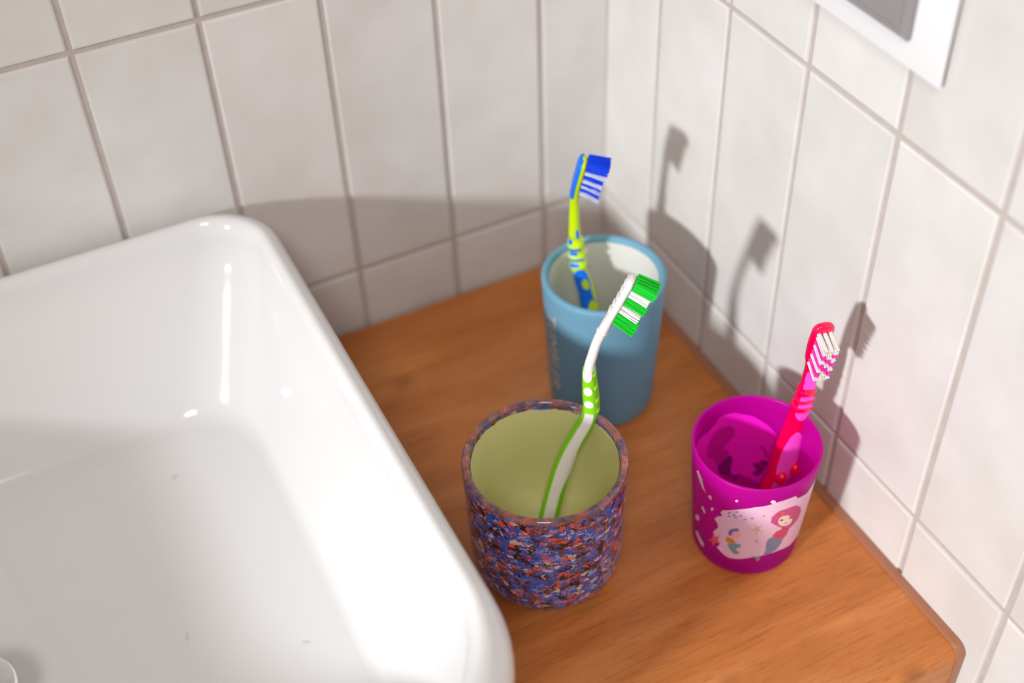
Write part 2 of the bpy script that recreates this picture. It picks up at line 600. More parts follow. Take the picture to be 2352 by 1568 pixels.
# the rim is browner and more worn
sx = N.new('ShaderNodeSeparateXYZ'); L.new(tc.outputs['Object'], sx.inputs[0])
rimz = N.new('ShaderNodeMapRange'); rimz.inputs['From Min'].default_value = 0.0825; rimz.inputs['From Max'].default_value = 0.0848
L.new(sx.outputs['Z'], rimz.inputs['Value'])
rimcol = ramp(ntex(mp.outputs[0], 150, 4, .7), [(0.34, srgb(70, 60, 100)), (0.45, srgb(110, 78, 80)), (0.56, srgb(160, 92, 72)), (0.66, srgb(205, 110, 70)), (0.74, srgb(190, 170, 170))])
c = mix(c, rimcol, mmul(rimz.outputs[0], 0.85))
L.new(c, p.inputs['Base Color'])
bn = N.new('ShaderNodeBump'); bn.inputs['Strength'].default_value = 0.15; bn.inputs['Distance'].default_value = 0.0006
L.new(base_n, bn.inputs['Height']); L.new(bn.outputs[0], p.inputs['Normal'])

M_CREAM = mat('cream_glaze', srgb(230, 226, 166), rough=0.22, spec=0.5, coat=0.1)

CUP = Vector((-0.1656, -0.2305, 0.0))
cup = empty('speckled_cup', CUP)
tag(cup, 'blue, brown and orange speckled ceramic cup with cream inside, beside the basin', 'cup')
RO, HC = 0.0427, 0.0865
outer = [(0.0, 0.0018), (0.026, 0.0018), (0.0270, 0.0), (0.0330, 0.0002)]
outer += [(0.0395 + 0.0012 * t - (1 - t) ** 2.2 * 0.0085 + 0.0003 * t, 0.0004 + 0.020 * t ** 1.25) for t in [i / 10 for i in range(11)]]
outer += [(0.0413, 0.030), (0.0418, 0.045), (0.0422, 0.060), (0.0425, 0.074), (0.0424, 0.0795), (0.0423, 0.082)]
outer += arc(RO - 0.0021, HC - 0.0021, 0.0021, 0, 180, 8)
inner = [(RO - 0.0044, HC - 0.006), (RO - 0.0046, 0.060), (RO - 0.005, 0.040), (RO - 0.0062, 0.022), (RO - 0.010, 0.0125), (RO - 0.016, 0.0078), (0.015, 0.0068), (0, 0.0066)]
v_, f_ = lathe(outer + inner, 128)
body = obj('body', v_, f_, M_SPECK, cup)
# cream lining with an uneven upper edge
nseg = 160
lin = [(RO - 0.0044, HC - 0.0052), (RO - 0.0045, HC - 0.009), (RO - 0.0047, 0.060), (RO - 0.0051, 0.040), (RO - 0.0063, 0.022), (RO - 0.0101, 0.0127), (RO - 0.0161, 0.0080), (0.015, 0.0070), (0, 0.0068)]
v_, f_ = lathe(lin, nseg)
v_ = [list(q) for q in v_]
for i in range(nseg):
    a = 2 * PI * i / nseg
    e = noise.noise(Vector((math.cos(a) * 5, math.sin(a) * 5, 2.1))) * 0.7 + noise.noise(Vector((math.cos(a) * 16, math.sin(a) * 16, 4.0))) * 0.45
    rr, zz = lin[0]
    rr -= 0.0002
    z = zz + 0.0010 + 0.0018 * e
    if z > HC - 0.003:
        z = HC - 0.003
    v_[i] = [rr * math.cos(a), rr * math.sin(a), z]
    for k in (1,):
        rr = lin[k][0] - 0.0002
        v_[i + nseg * k] = [rr * math.cos(a), rr * math.sin(a), lin[k][1]]
lining = obj('lining', v_, f_, M_CREAM, cup)
lining['label'] = 'cream glazed inside of the cup'

# ------------------------------------------------------------------ blue tumbler
M_BLUE = mat('matte_blue', srgb(106, 156, 182), rough=0.55, spec=0.35)
nt, N, L, p = nodes(M_BLUE)
p.inputs['Sheen Weight'].default_value = 0.0
M_INNER = mat('white_inside', (0.66, 0.66, 0.64, 1), rough=0.3)
M_PRINT = mat('grey_print', srgb(214, 202, 200), rough=0.5)
TC = Vector((-0.0749, -0.1310, 0.0))
tb = empty('tumbler', TC)
tag(tb, 'tall matte blue tumbler with grey lettering, standing in the wall corner', 'tumbler')
TRB, TRT, THT = 0.0312, 0.0362, 0.0989
tr = lambda z: TRB + (TRT - TRB) * z / THT
outer = [(0, 0.0016), (0.022, 0.0016), (0.0235, 0.0), (TRB - 0.0045, 0.0)] + arc(TRB - 0.0035, 0.0035, 0.0035, -80, 0, 5)
outer += [(tr(z), z) for z in (0.012, 0.03, 0.05, 0.07, 0.085, 0.094)]
outer += arc(TRT - 0.0022, THT - 0.0022, 0.0022, 10, 150, 7)
v_, f_ = lathe(outer + [(TRT - 0.0046, THT - 0.0034), (TRT - 0.0050, THT - 0.0055), (TRT - 0.0053, THT - 0.012)], 96)
obj('body', v_, f_, M_BLUE, tb)
v_, f_ = lathe([(TRT - 0.00465, THT - 0.0036), (TRT - 0.0052, THT - 0.0058), (TRT - 0.0056, 0.080), (TRT - 0.0070, 0.050), (TRT - 0.0088, 0.016), (TRT - 0.0120, 0.0085), (0.012, 0.0068), (0, 0.0066)], 96)
o = obj('lining', v_, f_, M_INNER, tb)
o['label'] = 'white inside of the tumbler'
# vertical lettering wrapped onto the wall
fc = bpy.data.curves.new('lettering', 'FONT')
fc.body = 'TUMBLER'
fc.size = 0.0135
fc.space_character = 1.12
fo = bpy.data.objects.new('lettering_src', fc)
COL.objects.link(fo)
dg = bpy.context.evaluated_depsgraph_get()
me = bpy.data.meshes.new_from_object(fo.evaluated_get(dg))
bpy.data.objects.remove(fo, do_unlink=True)
bm = bmesh.new(); bm.from_mesh(me)
bmesh.ops.triangulate(bm, faces=bm.faces)
for k in range(-3, 16):
    bmesh.ops.bisect_plane(bm, geom=bm.verts[:] + bm.edges[:] + bm.faces[:], plane_co=(0, k * 0.001, 0), plane_no=(0, 1, 0))
bmesh.ops.remove_doubles(bm, verts=bm.verts, dist=1e-6)
for v in bm.verts:
    z = 0.0835 - v.co.x
    th = math.radians(174) + v.co.y / 0.034
    r = tr(z) + 0.00012
    v.co = Vector((r * math.cos(th), r * math.sin(th), z))
me2 = bpy.data.meshes.new('lettering'); bm.to_mesh(me2); bm.free()
o = link('lettering', me2, M_PRINT, tb)
o['label'] = 'grey vertical word TUMBLER'

# ------------------------------------------------------------------ magenta cup
PC = Vector((-0.0597, -0.2660, 0.0))
PRB, PRT, PHT = 0.0283, 0.0339, 0.0780
prad = lambda z: PRB + (PRT - PRB) * z / PHT
M_MAG = bpy.data.materials.new('translucent_magenta'); M_MAG.use_nodes = True
nt = M_MAG.node_tree; N = nt.nodes; L = nt.links
p = N['Principled BSDF']; out = N['Material Output']
MAG = srgb(214, 8, 188)
p.inputs['Base Color'].default_value = MAG; p.inputs['Roughness'].default_value = 0.32; p.inputs['Specular IOR Level'].default_value = 0.45
tl = N.new('ShaderNodeBsdfTranslucent'); tl.inputs['Color'].default_value = srgb(244, 16, 214)
tp = N.new('ShaderNodeBsdfTransparent'); tp.inputs['Color'].default_value = srgb(240, 96, 205)
m1 = N.new('ShaderNodeMixShader'); m1.inputs[0].default_value = 0.52
m2 = N.new('ShaderNodeMixShader'); m2.inputs[0].default_value = 0.26
L.new(p.outputs[0], m1.inputs[1]); L.new(tl.outputs[0], m1.inputs[2])
L.new(m1.outputs[0], m2.inputs[1]); L.new(tp.outputs[0], m2.inputs[2]); L.new(m2.outputs[0], out.inputs['Surface'])
pc = empty('plastic_cup', PC)
tag(pc, 'translucent magenta plastic cup with a pink printed sea picture', 'cup')
outer = [(0, 0.0018), (0.020, 0.0018), (0.0215, 0.0), (PRB - 0.0036, 0.0)] + arc(PRB - 0.0030, 0.0032, 0.0032, -80, 0, 5)
outer += [(prad(z), z) for z in (0.012, 0.03, 0.05, 0.07)] + arc(PRT - 0.0009, PHT - 0.0009, 0.0009, 10, 170, 5)
inner = [(prad(z) - 0.0019, z) for z in (0.07, 0.05, 0.03, 0.012)] + [(PRB - 0.0035, 0.0062), (PRB - 0.007, 0.0045), (0, 0.0042)]
v_, f_ = lathe(outer + inner, 112)
obj('body', v_, f_, M_MAG, pc)

DECALS = {
 'panel': [(-2.705,51.2),(-2.656,54.4),(-2.425,59.5),(-2.176,63.9),(-1.953,65.9),(-1.841,67.4),(-1.663,67.9),(-1.508,67.6),(-1.453,64.3),(-1.217,62.0),(-1.048,61.3),(-1.016,52.5),(-1.009,43.0),(-0.95,29.3),(-1.015,21.1),(-1.107,17.8),(-1.258,17.5),(-1.553,20.2),(-1.757,20.0),(-2.089,18.4),(-2.32,15.5),(-2.473,14.4),(-2.572,15.3),(-2.66,17.7),(-2.733,19.1),(-2.669,23.0),(-2.78,26.7),(-2.822,30.9),(-2.725,37.3),(-2.746,40.5),(-2.809,42.5),(-2.77,45.6),(-2.663,49.3)],
 'hair': [(-1.863,50.0),(-1.868,54.6),(-1.812,57.7),(-1.748,59.1),(-1.568,59.0),(-1.444,58.0),(-1.313,53.4),(-1.238,47.6),(-1.257,42.3),(-1.343,39.6),(-1.448,37.8),(-1.484,34.9),(-1.545,33.2),(-1.605,37.4),(-1.689,44.2),(-1.778,46.9)],
 'face': [(-1.459,47.4),(-1.439,44.9),(-1.456,43.1),(-1.504,42.5),(-1.569,42.9),(-1.637,44.1),(-1.694,46.0),(-1.732,48.2),(-1.744,50.5),(-1.731,52.4),(-1.694,53.6),(-1.638,53.6),(-1.573,52.5),(-1.508,50.2)],
 'top': [(-1.768,38.5),(-1.719,40.9),(-1.61,41.3),(-1.486,38.0),(-1.478,34.0),(-1.534,31.4),(-1.66,32.7),(-1.773,36.2)],
 'arm': [(-1.831,39.2),(-1.787,42.5),(-1.655,43.6),(-1.629,41.7),(-1.747,40.5),(-1.796,38.0)],
 'tail': [(-1.787,36.0),(-1.658,32.3),(-1.538,30.8),(-1.556,26.5),(-1.619,22.2),(-1.742,20.2),(-1.88,19.3),(-1.841,24.5),(-1.866,30.2),(-1.847,34.3)],
 'fin': [(-2.095,20.3),(-2.001,19.1),(-1.883,19.9),(-1.924,18.8),(-1.921,15.9),(-1.969,14.6),(-2.003,17.5)],
 'eye1': [(-1.651,50.0),(-1.655,49.5),(-1.676,49.4),(-1.699,49.8),(-1.713,50.4),(-1.708,50.9),(-1.689,51.0),(-1.665,50.6)],
 'eye2': [(-1.477,48.9),(-1.476,48.2),(-1.492,48.0),(-1.515,48.2),(-1.532,48.8),(-1.533,49.4),(-1.518,49.7),(-1.495,49.5)],
 'mouth': [(-1.553,45.6),(-1.557,45.4),(-1.575,45.5),(-1.595,45.7),(-1.605,46.0),(-1.6,46.2),(-1.583,46.2),(-1.563,46.0)],
 'shead': [(-2.318,38.5),(-2.325,36.6),(-2.353,34.9),(-2.395,33.8),(-2.44,33.7),(-2.475,34.4),(-2.491,36.0),(-2.483,38.0),(-2.453,39.8),(-2.411,40.9),(-2.368,41.1),(-2.334,40.2)],
 'mane': [(-2.518,34.7),(-2.536,37.8),(-2.484,41.4),(-2.388,43.3),(-2.345,41.6),(-2.452,39.7),(-2.483,35.0)],
 'belly': [(-2.565,32.7),(-2.451,32.8),(-2.388,30.7),(-2.442,28.7),(-2.556,28.2)],
 'sbody': [(-2.53,27.0),(-2.385,29.8),(-2.289,29.1),(-2.304,26.6),(-2.373,24.6),(-2.337,22.3),(-2.311,23.4),(-2.311,20.6),(-2.376,19.4),(-2.423,20.4),(-2.491,23.2)],
 'star1': [(-2.829,29.1),(-2.763,27.7),(-2.678,31.0),(-2.719,26.4),(-2.665,24.3),(-2.755,23.0),(-2.811,18.2),(-2.824,22.0),(-2.924,20.5),(-2.829,24.9)],
 'star2': [(-1.709,60.0),(-1.679,57.5),(-1.628,56.4),(-1.658,55.5),(-1.634,52.9),(-1.684,54.9),(-1.719,54.3),(-1.72,56.4),(-1.762,58.5),(-1.717,58.0)],
 'star3': [(-2.137,50.6),(-2.07,46.2),(-2.001,49.1),(-2.047,45.0),(-1.956,41.5),(-2.056,43.6),(-2.073,38.5),(-2.086,43.9),(-2.182,43.8),(-2.094,45.5)],
 'f0': [(-2.526,55.0),(-2.537,54.2),(-2.565,53.5),(-2.58,53.6),(-2.568,54.4),(-2.541,55.1)],
 'f1': [(-2.408,57.7),(-2.418,57.0),(-2.444,56.4),(-2.459,56.6),(-2.448,57.4),(-2.422,57.9)],
 'f2': [(-2.442,54.6),(-2.453,53.8),(-2.479,53.3),(-2.494,53.4),(-2.483,54.2),(-2.457,54.8)],
 'f3': [(-2.335,55.4),(-2.346,54.6),(-2.371,54.2),(-2.386,54.4),(-2.376,55.1),(-2.35,55.6)],
 'f4': [(-2.52,52.1),(-2.532,51.3),(-2.559,50.6),(-2.575,50.7),(-2.563,51.6),(-2.536,52.3)],
 'f5': [(-2.41,52.9),(-2.421,52.1),(-2.448,51.6),(-2.463,51.8),(-2.452,52.5),(-2.425,53.1)],
 'f6': [(-2.262,52.8),(-2.273,52.1),(-2.298,51.7),(-2.313,52.0),(-2.303,52.7),(-2.277,53.1)],
 'f7': [(-2.155,54.6),(-2.165,53.9),(-2.191,53.7),(-2.206,54.0),(-2.195,54.7),(-2.17,54.9)],
 'd1': [(-1.984,56.5),(-1.988,56.0),(-2.001,55.9),(-2.016,56.1),(-2.024,56.6),(-2.019,57.0),(-2.006,57.2),(-1.991,57.0)],
 'd2': [(-2.018,33.7),(-2.023,33.2),(-2.037,33.0),(-2.053,33.2),(-2.061,33.8),(-2.057,34.3),(-2.042,34.5),(-2.027,34.3)],
 'w1': [(-2.43,66.8),(-2.432,66.2),(-2.44,65.8),(-2.451,65.4),(-2.463,65.4),(-2.472,65.6),(-2.476,66.0),(-2.474,66.6),(-2.466,67.1),(-2.455,67.4),(-2.443,67.4),(-2.434,67.2)],
 'w2': [(-1.856,67.9),(-1.858,67.2),(-1.872,66.7),(-1.893,66.6),(-1.915,67.0),(-1.933,67.7),(-1.942,68.5),(-1.939,69.3),(-1.926,69.8),(-1.906,69.9),(-1.883,69.5),(-1.865,68.8)],
 'w3': [(-2.84,50.4),(-2.843,49.6),(-2.852,48.8),(-2.866,48.2),(-2.88,47.9),(-2.891,48.1),(-2.896,48.7),(-2.893,49.5),(-2.883,50.4),(-2.869,51.0),(-2.855,51.2),(-2.844,51.0)],
 'w4': [(-2.973,57.8),(-2.918,59.9),(-2.89,59.0),(-2.896,56.3),(-2.934,56.5)],
 'w5': [(2.978,66.9),(3.039,69.4),(-3.128,66.5),(-3.068,60.9),(-3.014,58.6),(-3.112,59.4),(3.068,62.7)],
 'w6': [(-3.141,42.8),(-3.081,44.9),(-3.011,41.8),(-3.054,40.0)],
 'w7': [(3.08,31.6),(3.089,30.2),(3.071,28.3),(3.03,26.5),(2.977,25.4),(2.933,25.3),(2.921,26.6),(2.947,28.8),(2.997,30.9),(3.046,32.0)],
 'w8': [(2.913,13.2),(3.015,16.5),(-3.035,12.8),(-3.057,9.4),(3.115,9.8)],
}
pn = DECALS['panel']
pn[10:16] = [(-1.05, 64.0), (-0.80, 65.5), (-0.66, 62.5), (-0.62, 50.0), (-0.66, 34.0), (-0.62, 22.0), (-0.75, 16.5), (-0.90, 17.0), (-1.10, 18.2)]


def dmat(name, c):
    return mat('print_' + name, srgb(*c), rough=0.4)


DM = {'panel': dmat('pale_pink', (236, 196, 226)), 'hair': dmat('rose', (206, 84, 138)), 'face': dmat('skin', (246, 212, 206)),
      'top': dmat('coral_rose', (214, 78, 120)), 'tail': dmat('grey_blue', (128, 138, 170)), 'dark': dmat('plum', (84, 24, 60)),
      'mane': dmat('violet', (120, 108, 196)), 'belly': dmat('ochre', (206, 138, 30)), 'sbody': dmat('teal', (118, 152, 168)),
      'peach': dmat('peach', (240, 178, 188)), 'star': dmat('coral', (236, 92, 110)), 'tan': dmat('tan', (216, 170, 140)), 'white': dmat('white', (244, 214, 240))}
PRINTS = [('printed_panel', 'panel', ['panel'], 1), ('printed_hair', 'hair', ['hair'], 2), ('printed_face', 'face', ['face', 'arm'], 3),
          ('printed_bodice', 'top', ['top'], 4), ('printed_tail', 'tail', ['tail', 'fin'], 2), ('printed_feature', 'dark', ['eye1', 'eye2', 'mouth'], 4),
          ('printed_mane', 'mane', ['mane'], 3), ('printed_seahorse_head', 'peach', ['shead'], 2), ('printed_belly', 'belly', ['belly'], 2),
          ('printed_seahorse_body', 'sbody', ['sbody'], 2), ('printed_star', 'star', ['star1', 'star2'], 4), ('printed_starfish', 'tan', ['star3'], 2),
          ('printed_fish', 'mane', ['f%d' % i for i in range(8)], 2), ('printed_dot', 'belly', ['d1', 'd2'], 2),
          ('printed_bubble', 'white', ['w%d' % i for i in range(1, 9)], 1)]


def wrap_print(name, keys, m, layer, dth, parent, inside=False):
    bm = bmesh.new()
    for k in keys:
        pts = DECALS[k]
        un = [pts[0]]
        for a, z in pts[1:]:
            while a - un[-1][0] > PI: a -= 2 * PI
            while a - un[-1][0] < -PI: a += 2 * PI
            un.append((a, z))
        vs = [bm.verts.new((a, z / 50.0, 0)) for a, z in un]
        f = bm.faces.new(vs)
    bmesh.ops.triangulate(bm, faces=bm.faces, ngon_method='EAR_CLIP')
    lo_ = min(v.co.x for v in bm.verts); hi_ = max(v.co.x for v in bm.verts)
    q = math.floor(lo_ / 0.07) * 0.07
    while q < hi_:
        bmesh.ops.bisect_plane(bm, geom=bm.verts[:] + bm.edges[:] + bm.faces[:], plane_co=(q, 0, 0), plane_no=(1, 0, 0))
        q += 0.07
    for v in bm.verts:
        z = v.co.y * 0.05
        r = prad(z) + 0.00010 * layer if not inside else prad(z) - 0.0019 - 0.00008 * layer
        v.co = Vector((r * math.cos(v.co.x + dth), r * math.sin(v.co.x + dth), z))
    ref = Vector((0, 0, 0.04))
    bmesh.ops.recalc_face_normals(bm, faces=bm.faces)
    for f in bm.faces:
        c_ = f.calc_center_median()
        if (f.normal.dot(Vector((c_.x, c_.y, 0))) < 0) != inside:
            f.normal_flip()
    me = bpy.data.meshes.new(name); bm.to_mesh(me); bm.free()
    return link(name, me, m, parent)


for dth in (0.0, PI + 0.02):
    root_ = None
    for nm, mk, keys, layer in PRINTS:
        if dth and nm == 'printed_bubble':
            continue
        for k in keys:
            o = wrap_print(nm, [k], DM[mk], layer, dth, pc if root_ is None else root_)
        if root_ is None:
            root_ = o
            o['label'] = 'pale pink printed picture with a mermaid and a seahorse'

# inner copy of the back print; light through the plastic painted into its tints
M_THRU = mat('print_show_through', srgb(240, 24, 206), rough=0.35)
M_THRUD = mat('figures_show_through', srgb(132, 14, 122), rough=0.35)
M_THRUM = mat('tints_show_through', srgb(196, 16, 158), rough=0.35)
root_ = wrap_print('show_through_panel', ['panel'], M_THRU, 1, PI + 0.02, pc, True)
root_['label'] = 'inner copy of the printed picture, tinted as if seen through the cup'
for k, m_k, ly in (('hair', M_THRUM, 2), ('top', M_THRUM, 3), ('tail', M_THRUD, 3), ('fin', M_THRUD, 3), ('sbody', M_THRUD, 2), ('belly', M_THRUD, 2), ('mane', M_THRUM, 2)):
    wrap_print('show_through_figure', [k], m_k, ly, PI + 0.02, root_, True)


# ------------------------------------------------------------------ toothbrushes
class Brush:
    """a body swept along a bent centre line; (index, angle) address its surface"""

    def __init__(self, pts, bdir, thick=None, ratio=None, power=2.4, ripple=None):
        self.p = [Vector(q[:3]) for q in pts]
        self.hb = [q[3] for q in pts]            # half size along the bristle direction
        self.hw = [q[4] for q in pts]            # half size across
        self.b0 = bdir
        self.pw = power
        self.rip = ripple
        self.n = len(pts)

    def cr(self, arr, t):
        n = self.n
        t = min(max(t, 0.0), n - 1.0)
        i = min(int(t), n - 2)
        f = t - i
        g = lambda k: arr[min(max(k, 0), n - 1)]
        p0, p1, p2, p3 = g(i - 1), g(i), g(i + 1), g(i + 2)
        return 0.5 * ((2 * p1) + (p2 - p0) * f + (2 * p0 - 5 * p1 + 4 * p2 - p3) * f * f + (3 * p1 - p0 - 3 * p2 + p3) * f ** 3)

    def frame(self, t):
        c = self.cr(self.p, t)
        d = self.cr(self.p, min(t + 0.25, self.n - 1)) - self.cr(self.p, max(t - 0.25, 0))
        d.normalize()
        b0 = self.b0(t) if callable(self.b0) else self.b0
        b = (b0 - d * b0.dot(d)).normalized()
        w = b.cross(d).normalized()
        return c, d, b, w

    def cap(self, t):
        """rounding of both ends"""
        L0 = (self.p[1] - self.p[0]).length
        L1 = (self.p[-1] - self.p[-2]).length
        k = 1.0
        for dist, R in ((t * L0, 0.004), ((self.n - 1 - t) * L1, 0.0042)):
            if dist < R:
                k = min(k, math.sqrt(max(1e-4, 1 - (1 - dist / R) ** 2)))
        return k

    def pt(self, t, phi, off=0.0):
        c, d, b, w = self.frame(t)
        k = self.cap(t)
        hb, hw = self.cr(self.hb, t) * k, self.cr(self.hw, t) * k
        if self.rip:
            q = self.rip(t)
            hb += q; hw += q
        cb, sw = math.cos(phi), math.sin(phi)
        e = 2.0 / self.pw
        x = math.copysign(abs(cb) ** e, cb) * (hb + off)
        y = math.copysign(abs(sw) ** e, sw) * (hw + off)
        return c + b * x + w * y

    def stations(self, t0, t1, per=5):
        n = max(4, int((t1 - t0) * per))
        ts = [t0 + (t1 - t0) * i / n for i in range(n + 1)]
        extra = []
        if t0 <= 0:
            L0 = (self.p[1] - self.p[0]).length
            extra += [0.004 * q / L0 for q in (0.03, 0.1, 0.22, 0.4, 0.65, 0.9)]
        if t1 >= self.n - 1:
            L1 = (self.p[-1] - self.p[-2]).length
            extra += [self.n - 1 - 0.0042 * q / L1 for q in (0.03, 0.1, 0.22, 0.4, 0.65, 0.9)]
        return sorted(set(ts + extra))

    def tube(self, name, t0, t1, m, parent, off=0.0, nphi=28, per=5):
        ts = self.stations(t0, t1, per)
        vs, fs = [], []
        for t in ts:
            vs += [self.pt(t, 2 * PI * i / nphi, off) for i in range(nphi)]
        for a in range(len(ts) - 1):
            for i in range(nphi):
                j = (i + 1) % nphi
                fs.append((a * nphi + i, a * nphi + j, (a + 1) * nphi + j, (a + 1) * nphi + i))
        fs.append(tuple(range(nphi - 1, -1, -1)))
        fs.append(tuple(range((len(ts) - 1) * nphi, len(ts) * nphi)))
        o = obj(name, vs, fs, m, None)
        bm = bmesh.new(); bm.from_mesh(o.data); bmesh.ops.recalc_face_normals(bm, faces=bm.faces); bm.to_mesh(o.data); bm.free()
        attach(o, parent)
        return o

    def patch(self, name, t0, t1, phis, m, parent, off=0.0006, n=18, nphi=10, depth=0.0008):
        """raised inlay between angles phis(u) -> (phi0, phi1), u in 0..1 along the brush; sides closed"""
        vs, fs = [], []
        row = nphi + 3
        for k in range(n + 1):
            u = k / n
            t = t0 + (t1 - t0) * u
            a, b = phis(u)
            base = [(a, off - depth)] + [(a + (b - a) * i / nphi, off) for i in range(nphi + 1)] + [(b, off - depth)]
            for phi, of in base:
                vs.append(self.pt(t, phi, of))
        for k in range(n):
            for i in range(row - 1):
                fs.append((k * row + i, k * row + i + 1, (k + 1) * row + i + 1, (k + 1) * row + i))
        fs.append(tuple(range(row)))
        fs.append(tuple(range(n * row, (n + 1) * row)))
        o = obj(name, vs, fs, m, None)
        bm = bmesh.new(); bm.from_mesh(o.data); bmesh.ops.recalc_face_normals(bm, faces=bm.faces); bm.to_mesh(o.data); bm.free()
        attach(o, parent)
        autosmooth(o, 50)
        return o


def attach(o, parent):
    o.parent = parent
    loc = parent.location.copy()
    if parent.parent is not None:
        loc = Vector((0, 0, 0))
    if parent.type == 'EMPTY':
        o.matrix_parent_inverse = Matrix.Translation(-parent.location)
    return o


def oval(c, h):
    return lambda u: (c - h * math.sqrt(max(0.001, 1 - (2 * u - 1) ** 2)), c + h * math.sqrt(max(0.001, 1 - (2 * u - 1) ** 2)))


def roundrect(c, h, soft=0.18):
    def f(u):
        e = min(u, 1 - u) / soft
        k = 1.0 if e >= 1 else (0.72 + 0.28 * math.sqrt(max(0, 1 - (1 - e) ** 2)))
        return c - h * k, c + h * k
    return f


def tuft(name, root, direction, spread_a, spread_b, ra, rb, length, m, parent, nf=16, fil=0.00022, splay=0.05, bend=None):
    """one tuft: a bundle of thin filaments"""
    vs, fs = [], []
    d = direction.normalized()
    for k in range(nf):
        q = math.sqrt((k + 0.5) / nf); an = k * 2.399963
        ox, oy = q * math.cos(an), q * math.sin(an)
        r0 = root + spread_a * (ox * ra) + spread_b * (oy * rb)
        dd = (d + spread_a * (ox * splay + random.gauss(0, .012)) + spread_b * (oy * splay + random.gauss(0, .012))).normalized()
        ln = length * random.uniform(0.965, 1.02)
        steps = 3 if bend else 1
        base = len(vs)
        for s in range(steps + 1):
            f = s / steps
            c = r0 + dd * (ln * f)
            if bend is not None:
                c += bend * (f * f * random.uniform(.7, 1.2))
            for j in range(4):
                a = PI / 2 * j + 0.3
                vs.append(c + spread_a * (fil * math.cos(a)) + spread_b * (fil * math.sin(a)))
        for s in range(steps):
            for j in range(4):
                j2 = (j + 1) % 4
                fs.append((base + s * 4 + j, base + s * 4 + j2, base + s * 4 + 4 + j2, base + s * 4 + 4 + j))
        e = base + steps * 4
        fs.append((e, e + 1, e + 2, e + 3))
    o = obj(name, vs, fs, m, None, False)
    attach(o, parent)
    return o


M_BWHITE = mat('brush_white', (0.80, 0.79, 0.79, 1), rough=0.16, spec=0.5)
M_BGREEN = mat('brush_green_rubber', srgb(130, 212, 4), rough=0.34)
M_FGREEN = mat('green_filament', srgb(0, 206, 44), rough=0.35, spec=0.4)
M_FWHITE = mat('white_filament', srgb(236, 240, 236), rough=0.35, spec=0.4)
M_LIME = mat('brush_lime', srgb(196, 232, 0), rough=0.3)
M_BBLUE = mat('brush_blue_rubber', srgb(0, 112, 236), rough=0.36)
M_FBLUE = mat('blue_filament', srgb(0, 66, 232), rough=0.35, spec=0.4)
M_FPALE = mat('pale_filament', srgb(206, 214, 240), rough=0.35, spec=0.4)
M_RED = mat('brush_pinkish_red', srgb(240, 0, 78), rough=0.16, spec=0.5, coat=0.3)
M_PINK = mat('brush_pink_rubber', srgb(255, 84, 224), rough=0.4)
M_FPINK = mat('pink_filament', srgb(250, 60, 196), rough=0.35, spec=0.4)
M_FCREAM = mat('cream_filament', srgb(246, 238, 236), rough=0.35, spec=0.4)

# ---- green and white brush in the speckled cup
GP = [(-0.1668, -0.2297, 0.0120, .0044, .0050), (-0.1640, -0.2267, 0.0194, .0048, .0056), (-0.1605, -0.2239, 0.0292, .0049, .0058),
      (-0.1563, -0.2212, 0.0394, .0047, .0058), (-0.1524, -0.2191, 0.0483, .0046, .0058), (-0.1481, -0.2171, 0.0572, .0045, .0056),
      (-0.1430, -0.2156, 0.0662, .0042, .0054), (-0.1368, -0.2148, 0.0749, .0042, .0054), (-0.1315, -0.2141, 0.0823, .0040, .0052),
      (-0.1291, -0.2135, 0.0904, .0038, .0048), (-0.1294, -0.2128, 0.1020, .0036, .0044), (-0.1298, -0.2121, 0.1174, .0028, .0036),
      (-0.1284, -0.2127, 0.1265, .0026, .0032), (-0.1265, -0.2136, 0.1354, .0025, .0030), (-0.1246, -0.2146, 0.1416, .0026, .0030),
      (-0.1219, -0.2160, 0.1492, .0026, .0040), (-0.1191, -0.2176, 0.1573, .0024, .0054), (-0.1160, -0.2194, 0.1659, .0023, .0058),
      (-0.1134, -0.2211, 0.1739, .0023, .0056), (-0.1119, -0.2221, 0.1784, .0023, .0052)]
gb = empty('toothbrush', (-0.1668, -0.2297, 0.0085))
tag(gb, 'green and white toothbrush with green bristles, leaning in the speckled cup', 'toothbrush')
G = Brush(GP, right * 0.92 + down * 0.38)
G.tube('handle', 0, 19, M_BWHITE, gb)
gr = G.tube('grip', 0.0, 11.0, M_BGREEN, gb, off=0.0005)
gr['label'] = 'bright green rubber grip'
HP = PI / 2


def strip_phi(u):
    w = 0.46 - 0.10 * max(0, 0.4 - u)
    lo = HP - w
    k = math.exp(-((u - 0.60) / 0.10) ** 2)
    return lo - 0.75 * k, HP + w


G.patch('side_panel', 0.05, 8.85, strip_phi, M_BWHITE, gb, off=0.0009, n=44, nphi=10)
G.patch('side_dot', 9.32, 9.74, oval(HP, 0.50), M_BWHITE, gb, off=0.0009, n=12)
G.patch('side_dot', 10.02, 10.38, oval(HP, 0.50), M_BWHITE, gb, off=0.0009, n=12)
G.patch('neck_tongue', 10.60, 11.04, lambda u: (HP - 0.62 * math.sqrt(max(.02, 1 - (1 - u) ** 4)), HP + 0.62 * math.sqrt(max(.02, 1 - (1 - u) ** 4))), M_BWHITE, gb, off=0.0009, n=12)
for t in (8.95, 9.6, 10.25, 10.8):
    c, d, b, w = G.frame(t)
    q = G.pt(t, 0.25)
    ellipsoid('grip_bump', q, (d * 0.0019, b * 0.0011, w * 0.0022), M_BGREEN, None, 8)
    attach(bpy.context.scene.objects[-1] if False else COL.objects[-1], gb)
c, d, b, w = G.frame(14.15)
ellipsoid('neck_collar', c, (d * 0.0016, b * 0.0031, w * 0.0035), M_BWHITE, None)
attach(COL.objects[-1], gb)
